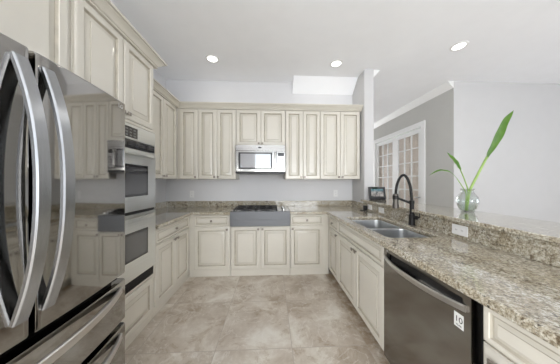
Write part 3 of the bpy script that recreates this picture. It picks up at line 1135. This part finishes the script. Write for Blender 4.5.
# ---------------------------------------------------------------- cooktop
ck_ = empty('gas_cooktop', ((CKX0 + CKX1) / 2, 2.64, .72))
tag(ck_, 'steel gas cooktop with black grates and a deep blue-grey front apron', 'cooktop')
cw = (CKX1 - CKX0) / 2 - .003
DK = .922 - .72
ap = boxes((-cw, cw, .0, .055, 0, DK - .001))
obj('apron', ap, M['steel_blue'], ck_, bev=.004)
obj('apron_panel', boxes((-cw + .012, cw - .012, -.003, .0, .008, .088), (-cw + .012, cw - .012, -.003, .0, .096, DK - .03)), M['steel_blue'], ck_, bev=.0012)
dk = boxes((-cw, cw, .056, CKY1 - 2.64 - .004, DK - .012, DK), (-cw + .01, cw - .01, .055, CKY1 - 2.64 - .01, DK - .09, DK - .012))
obj('deck', dk, M['steel'], ck_, bev=.003)
gx0, gx1 = -.525 - (CKX0 + CKX1) / 2, .075 - (CKX0 + CKX1) / 2
for gi, (a, b) in enumerate(((gx0, (gx0 + gx1) / 2 - .004), ((gx0 + gx1) / 2 + .004, gx1))):
    gb = bmesh.new()
    y0, y1, z = .055, .475, DK + .030
    t = .008
    for (p, q) in (((a, y0), (b, y0)), ((a, y1), (b, y1)), ((a, y0), (a, y1)), ((b, y0), (b, y1)), ((a, (y0 + y1) / 2), (b, (y0 + y1) / 2))):
        box(gb, min(p[0], q[0]) - t, max(p[0], q[0]) + t, min(p[1], q[1]) - t, max(p[1], q[1]) + t, z - .012, z)
    cxm = (a + b) / 2
    for cyb in ((y0 * 3 + y1) / 4, (y0 + 3 * y1) / 4):
        for ang in range(0, 360, 45):
            ca, sa = cos(radians(ang)), sin(radians(ang))
            r1 = .105 if ang % 90 == 0 else .12
            if ang % 90 == 0 and ang in (0, 180):
                r1 = (b - a) / 2
            cyl_between(gb, (cxm + ca * .035, cyb + sa * .035, z - .003), (cxm + ca * r1, cyb + sa * min(r1, .10), z - .006), .006, n=6)
    for px in (a, b):
        for py in (y0, y1):
            cyl_between(gb, (px, py, DK), (px, py, z - .01), .009, n=8)
    obj('grate', gb, M['iron'], ck_)
    for cyb in ((y0 * 3 + y1) / 4, (y0 + 3 * y1) / 4):
        obj('burner', lathe([(.045, DK), (.045, DK + .008), (.032, DK + .010), (.032, DK + .018), (.028, DK + .020), (.001, DK + .020)], 20, cxm, cyb), M['iron'], ck_)
for i in range(4):
    kx = .175 - (CKX0 + CKX1) / 2
    obj('control_knob', lathe([(.020, DK), (.021, DK + .010), (.017, DK + .026), (.014, DK + .028), (.001, DK + .028)], 18, kx, .085 + i * .115), M['steel'], ck_)

# ---------------------------------------------------------------- dishwasher
DWY1, DWY0 = 1.331, .734
dw = empty('dishwasher', (FR, DWY1, 0), -pi / 2)
tag(dw, 'dark stainless dishwasher under the peninsula worktop with a bowed handle', 'dishwasher')
dww = DWY1 - DWY0
obj('tub', boxes((.003, dww + .028, .045, .58, .02, .874)), M['black'], dw)
dd = bmesh.new()
box(dd, 0, dww, 0, .042, .095, .862)
# pocket behind the handle: cut the face into a frame around a recess
dd.free()
pz0, pz1, px0, px1 = .785, .842, .035, dww - .035
dd = boxes((0, dww, 0, .042, .095, pz0), (0, dww, 0, .042, pz1, .862), (0, px0, 0, .042, pz0, pz1), (px1, dww, 0, .042, pz0, pz1), (px0, px1, .034, .042, pz0, pz1))
bmesh.ops.remove_doubles(dd, verts=dd.verts, dist=1e-5)
dd.faces.ensure_lookup_table()
door_o = obj('door', dd, M['black_steel_dw'], dw)
obj('handle_pocket', boxes((px0 + .0005, px1 - .0005, .028, .0335, pz0 + .0005, pz1 - .0005)), M['black'], door_o)
pts = []
for k in range(31):
    t = k / 30
    x = .018 + (dww - .036) * t
    pts.append((x, -.004 - .052 * (1 - abs(2 * t - 1) ** 2.2), .806))
obj('handle', flat_bar(pts, (0, 0, 1), .028, .013), M['handle_steel_x'], door_o, sharp=35)['label'] = 'bowed brushed steel handle'
text_obj('logo', 'LG', .017, M['silver_ink'], door_o, (.038, -.0006, .851), (pi / 2, 0, 0))
st = obj('sticker', boxes((dww - .072, dww - .030, -.0008, 0, .704, .766)), M['label_white'], door_o)
text_obj('sticker_text', '10', .036, M['ink'], st, (dww - .051, -.001, .738), (pi / 2, 0, 0))
text_obj('sticker_text', 'YEAR', .011, M['ink'], st, (dww - .051, -.001, .714), (pi / 2, 0, 0))
obj('toe_panel', boxes((.004, dww - .004, .055, .07, .0, .093)), M['black'], dw)

# ---------------------------------------------------------------- vase with leaves
vx, vy = 1.725, 1.60
va = empty('glass_vase', (vx, vy, 1.068))
tag(va, 'round clear glass vase on the raised bar top', 'vase')
pr = [(.052, 0), (.056, .004), (.075, .035), (.090, .075), (.094, .105), (.086, .135), (.062, .163), (.050, .178), (.050, .188), (.060, .203), (.062, .206)]
inn = [(.058, .206), (.046, .188), (.046, .178), (.058, .160), (.081, .134), (.0885, .105), (.085, .075), (.070, .037), (.048, .010), (.001, .008)]
pr = [(a * .80, b) for a, b in pr]
inn = [(a * .80, b) for a, b in inn]
vb = lathe(pr + inn, 40, cap0=True, cap1=True)
obj('vessel', vb, M['glass'], va, sharp=60)
wb = lathe([(.001, .0085), (.0375, .0105), (.0550, .037), (.0635, .062), (.001, .062)], 32, cap0=True, cap1=True)
obj('water', wb, M['water'], va, sharp=60)


def P(px, py, y=vy):
    """point on the vertical plane y=const seen at pixel (px, py) of the 560-wide frame - used only to lay out the leaf curves."""
    T = radians(2.56)
    u = (px - 280) / FOCAL_PX
    d = y / (cos(T) - u * sin(T))
    return Vector((d * (u * cos(T) + sin(T)), y, EYE + (182 - py) / FOCAL_PX * d))


def leaf_bm(path, width, fold=.2, facing=Vector((0, -1, 0)), prof=None):
    m = len(path)
    bm = bmesh.new()
    rows = []
    for i, p in enumerate(path):
        t = i / (m - 1)
        tg = (path[min(i + 1, m - 1)] - path[max(i - 1, 0)]).normalized()
        side = tg.cross(facing).normalized()
        nrm = side.cross(tg).normalized()
        wv = width * (prof(t) if prof else sin(pi * t ** .8) ** .8)
        wv = max(wv, .0008)
        ripple = .0015 * sin(t * 22)
        rows.append([bm.verts.new(p + side * s * wv / 2 + nrm * (fold * abs(s) ** 1.3 * wv / 2 + ripple * abs(s))) for s in (-1, -.55, 0, .55, 1)])
    for a, b in zip(rows, rows[1:]):
        for k in range(4):
            bm.faces.new((a[k], a[k + 1], b[k + 1], b[k]))
    r = bmesh.ops.solidify(bm, geom=bm.faces[:], thickness=.0009)
    return bm


def cutting(stem_pts, leaf_pts, width, r, label, facing, prof=None):
    base = Vector(stem_pts[0])
    rt = empty('leaf_cutting', base)
    tag(rt, label, 'plant')
    sp_ = catmull([Vector(p) - base for p in stem_pts], 8)
    obj('stem', tube(sp_, lambda t: r * (1 - .2 * t), 8), M['stem'], rt)
    lp = catmull([Vector(p) - base for p in leaf_pts], 10)
    obj('leaf', leaf_bm(lp, width, facing=facing, prof=prof), M['leaf'], rt, sharp=80)


zb = 1.068 + .016
cutting([Vector((vx - .03, vy - .02, zb)), P(469.5, 192), P(477, 176, vy - .01), P(487, 157, vy - .02)],
        [P(485.5, 160, vy - .02), P(489, 152, vy - .022), P(496, 139, vy - .03), P(504, 123, vy - .03), P(513.8, 110, vy - .02)],
        .105, .0105, 'tallest leaf cutting in the vase, one broad dark green leaf', Vector((.35, -1, .15)),
        prof=lambda t: min(1, (.16 + 1.5 * t)) * (1 - max(0, (t - .55) / .45) ** 1.8) if t < 1 else 0)
cutting([Vector((vx + .01, vy + .02, zb)), P(468, 192, vy + .01), P(465, 181, vy + .01), P(460.5, 170, vy + .01)],
        [P(461, 171, vy + .01), P(457, 164, vy + .01), P(452, 158, vy + .0), P(446.7, 152.5, vy - .01)],
        .050, .005, 'middle-height leaf cutting in the vase, short leaf pointing up left', Vector((.2, -1, .3)))
cutting([Vector((vx - .01, vy + .01, zb)), P(466, 194, vy), P(462, 186, vy - .01), P(457, 178.5, vy - .02)],
        [P(458, 180, vy - .02), P(452, 173.5, vy - .03), P(445, 170.5, vy - .04), P(437, 171, vy - .05), P(429, 175.8, vy - .06)],
        .020, .004, 'thin drooping leaf cutting in the vase, lowest of the three', Vector((0, -.7, .7)))

# ---------------------------------------------------------------- smart display on the bar end
tb_ = empty('smart_display', (1.578, 2.76, 1.068), radians(-6))
tag(tb_, 'small black tablet-style screen standing at the wall end of the bar', 'screen')
til = radians(-12)
sb = rings_bm([[(x * .112, -.020 * 0 + y, 0 + z) for x, y, z in ((-1, .03, .002), (1, .03, .002), (1, -.02, .002), (-1, -.02, .002))],
               [(x * .112, y, z) for x, y, z in ((-1, .03, .02), (1, .03, .02), (1, -.02, .012), (-1, -.02, .012))]])
obj('stand', sb, M['black'], tb_, bev=.002)
scr = obj('bezel', boxes((-.122, .122, -.007, .007, 0, .180)), M['black_gloss'], tb_, bev=.003)
scr.location = (0, 0, .014)
scr.rotation_euler = (til, 0, 0)
so = obj('screen', boxes((-.088, .088, -.0082, -.006, 0, .112)), M['screen'], scr)
so.location = (0, 0, .036)


# ---------------------------------------------------------------- outlets
def outlet(loc, rz, label, horizontal=False, lw=.115, sw=.072):
    rt = empty('wall_outlet', loc, rz)
    tag(rt, label, 'outlet')
    a, b = (lw / 2, sw / 2) if horizontal else (sw / 2, lw / 2)
    obj('plate', boxes((-a, a, -.005, 0, -b, b)), M['white_plastic'], rt, bev=.002)
    for s in (-1, 1):
        cx, cz = (s * .022, 0) if horizontal else (0, s * .022)
        bm = bmesh.new()
        n = 20
        rings_bm([[(cx + .0145 * cos(2 * pi * i / n), y, cz + .0145 * sin(2 * pi * i / n)) for i in range(n)] for y in (-.0045, -.0065)], bm=bm)
        so_ = obj('socket', bm, M['white_plastic'], rt)
        obj('slot', boxes((cx - .006, cx - .004, -.0068, -.006, cz - .005, cz + .005), (cx + .004, cx + .006, -.0068, -.006, cz - .005, cz + .005)), M['ink'], so_)


XSP = XS0 - .021
outlet((XSP, 1.356, .974), -pi / 2, 'white outlet in the granite upstand below the vase', True, lw=.118, sw=.075)
outlet((XSP, 2.368, .972), -pi / 2, 'white outlet in the granite upstand left of the faucet', True, lw=.118, sw=.070)
outlet((XSP, 2.652, .975), -pi / 2, 'white outlet in the granite upstand nearest the wall stub, behind the black adapter', True, lw=.110, sw=.068)
outlet((-1.349, YW, 1.127), 0, 'white outlet on the back wall near the left corner')
outlet((1.123, YW, 1.135), 0, 'white outlet on the back wall under the right wall cabinets')
# black adapter with its cord
pa = empty('power_adapter', (XSP, 2.735, .95))
tag(pa, 'black plug-in adapter with a cord on the peninsula upstand by the wall stub', 'adapter')
obj('plug_body', boxes((-.048, -.0075, -.03, .035, -.03, .035)), M['black'], pa, bev=.008, seg=3)
cpth = catmull([(-.03, 0, -.028), (-.045, .005, -.030), (-.075, .01, -.0315), (-.11, -.01, -.0315), (-.10, -.06, -.0315), (-.06, -.07, -.0315), (-.05, -.02, -.0315), (-.09, .02, -.0315)], 6)
obj('cord', tube(cpth, .0035, 8), M['black'], pa)


# ---------------------------------------------------------------- recessed ceiling lights
def downlight(x, y, label, power=1.5):
    rt = empty('ceiling_light', (x, y, CEIL))
    tag(rt, label, 'light', 'recessed ceiling lights')
    ring = lathe([(.092, -.0005), (.090, -.006), (.070, -.010), (.066, -.006), (.066, -.0005)], 36, cap0=False, cap1=False)
    bmesh.ops.remove_doubles(ring, verts=ring.verts, dist=1e-6)
    obj('trim_ring', ring, M['trim'], rt)
    obj('lens', lathe([(.066, -.0008), (.064, -.005), (.001, -.005)], 32), M['lamp_glow'], rt)
    d = bpy.data.lights.new('lamp', 'AREA')
    d.shape = 'DISK'
    d.size = .12
    d.energy = power
    d.color = (1, .97, .92)
    l = bpy.data.objects.new('lamp', d)
    COL.objects.link(l)
    l.parent = rt
    l.location = (0, 0, -.014)


downlight(-.827, 2.70, 'round recessed ceiling light on the left, above the corner by the oven')
downlight(.943, 2.73, 'round recessed ceiling light in the middle, by the sloped soffit')
downlight(2.379, 2.31, 'round recessed ceiling light on the right, beyond the bar')
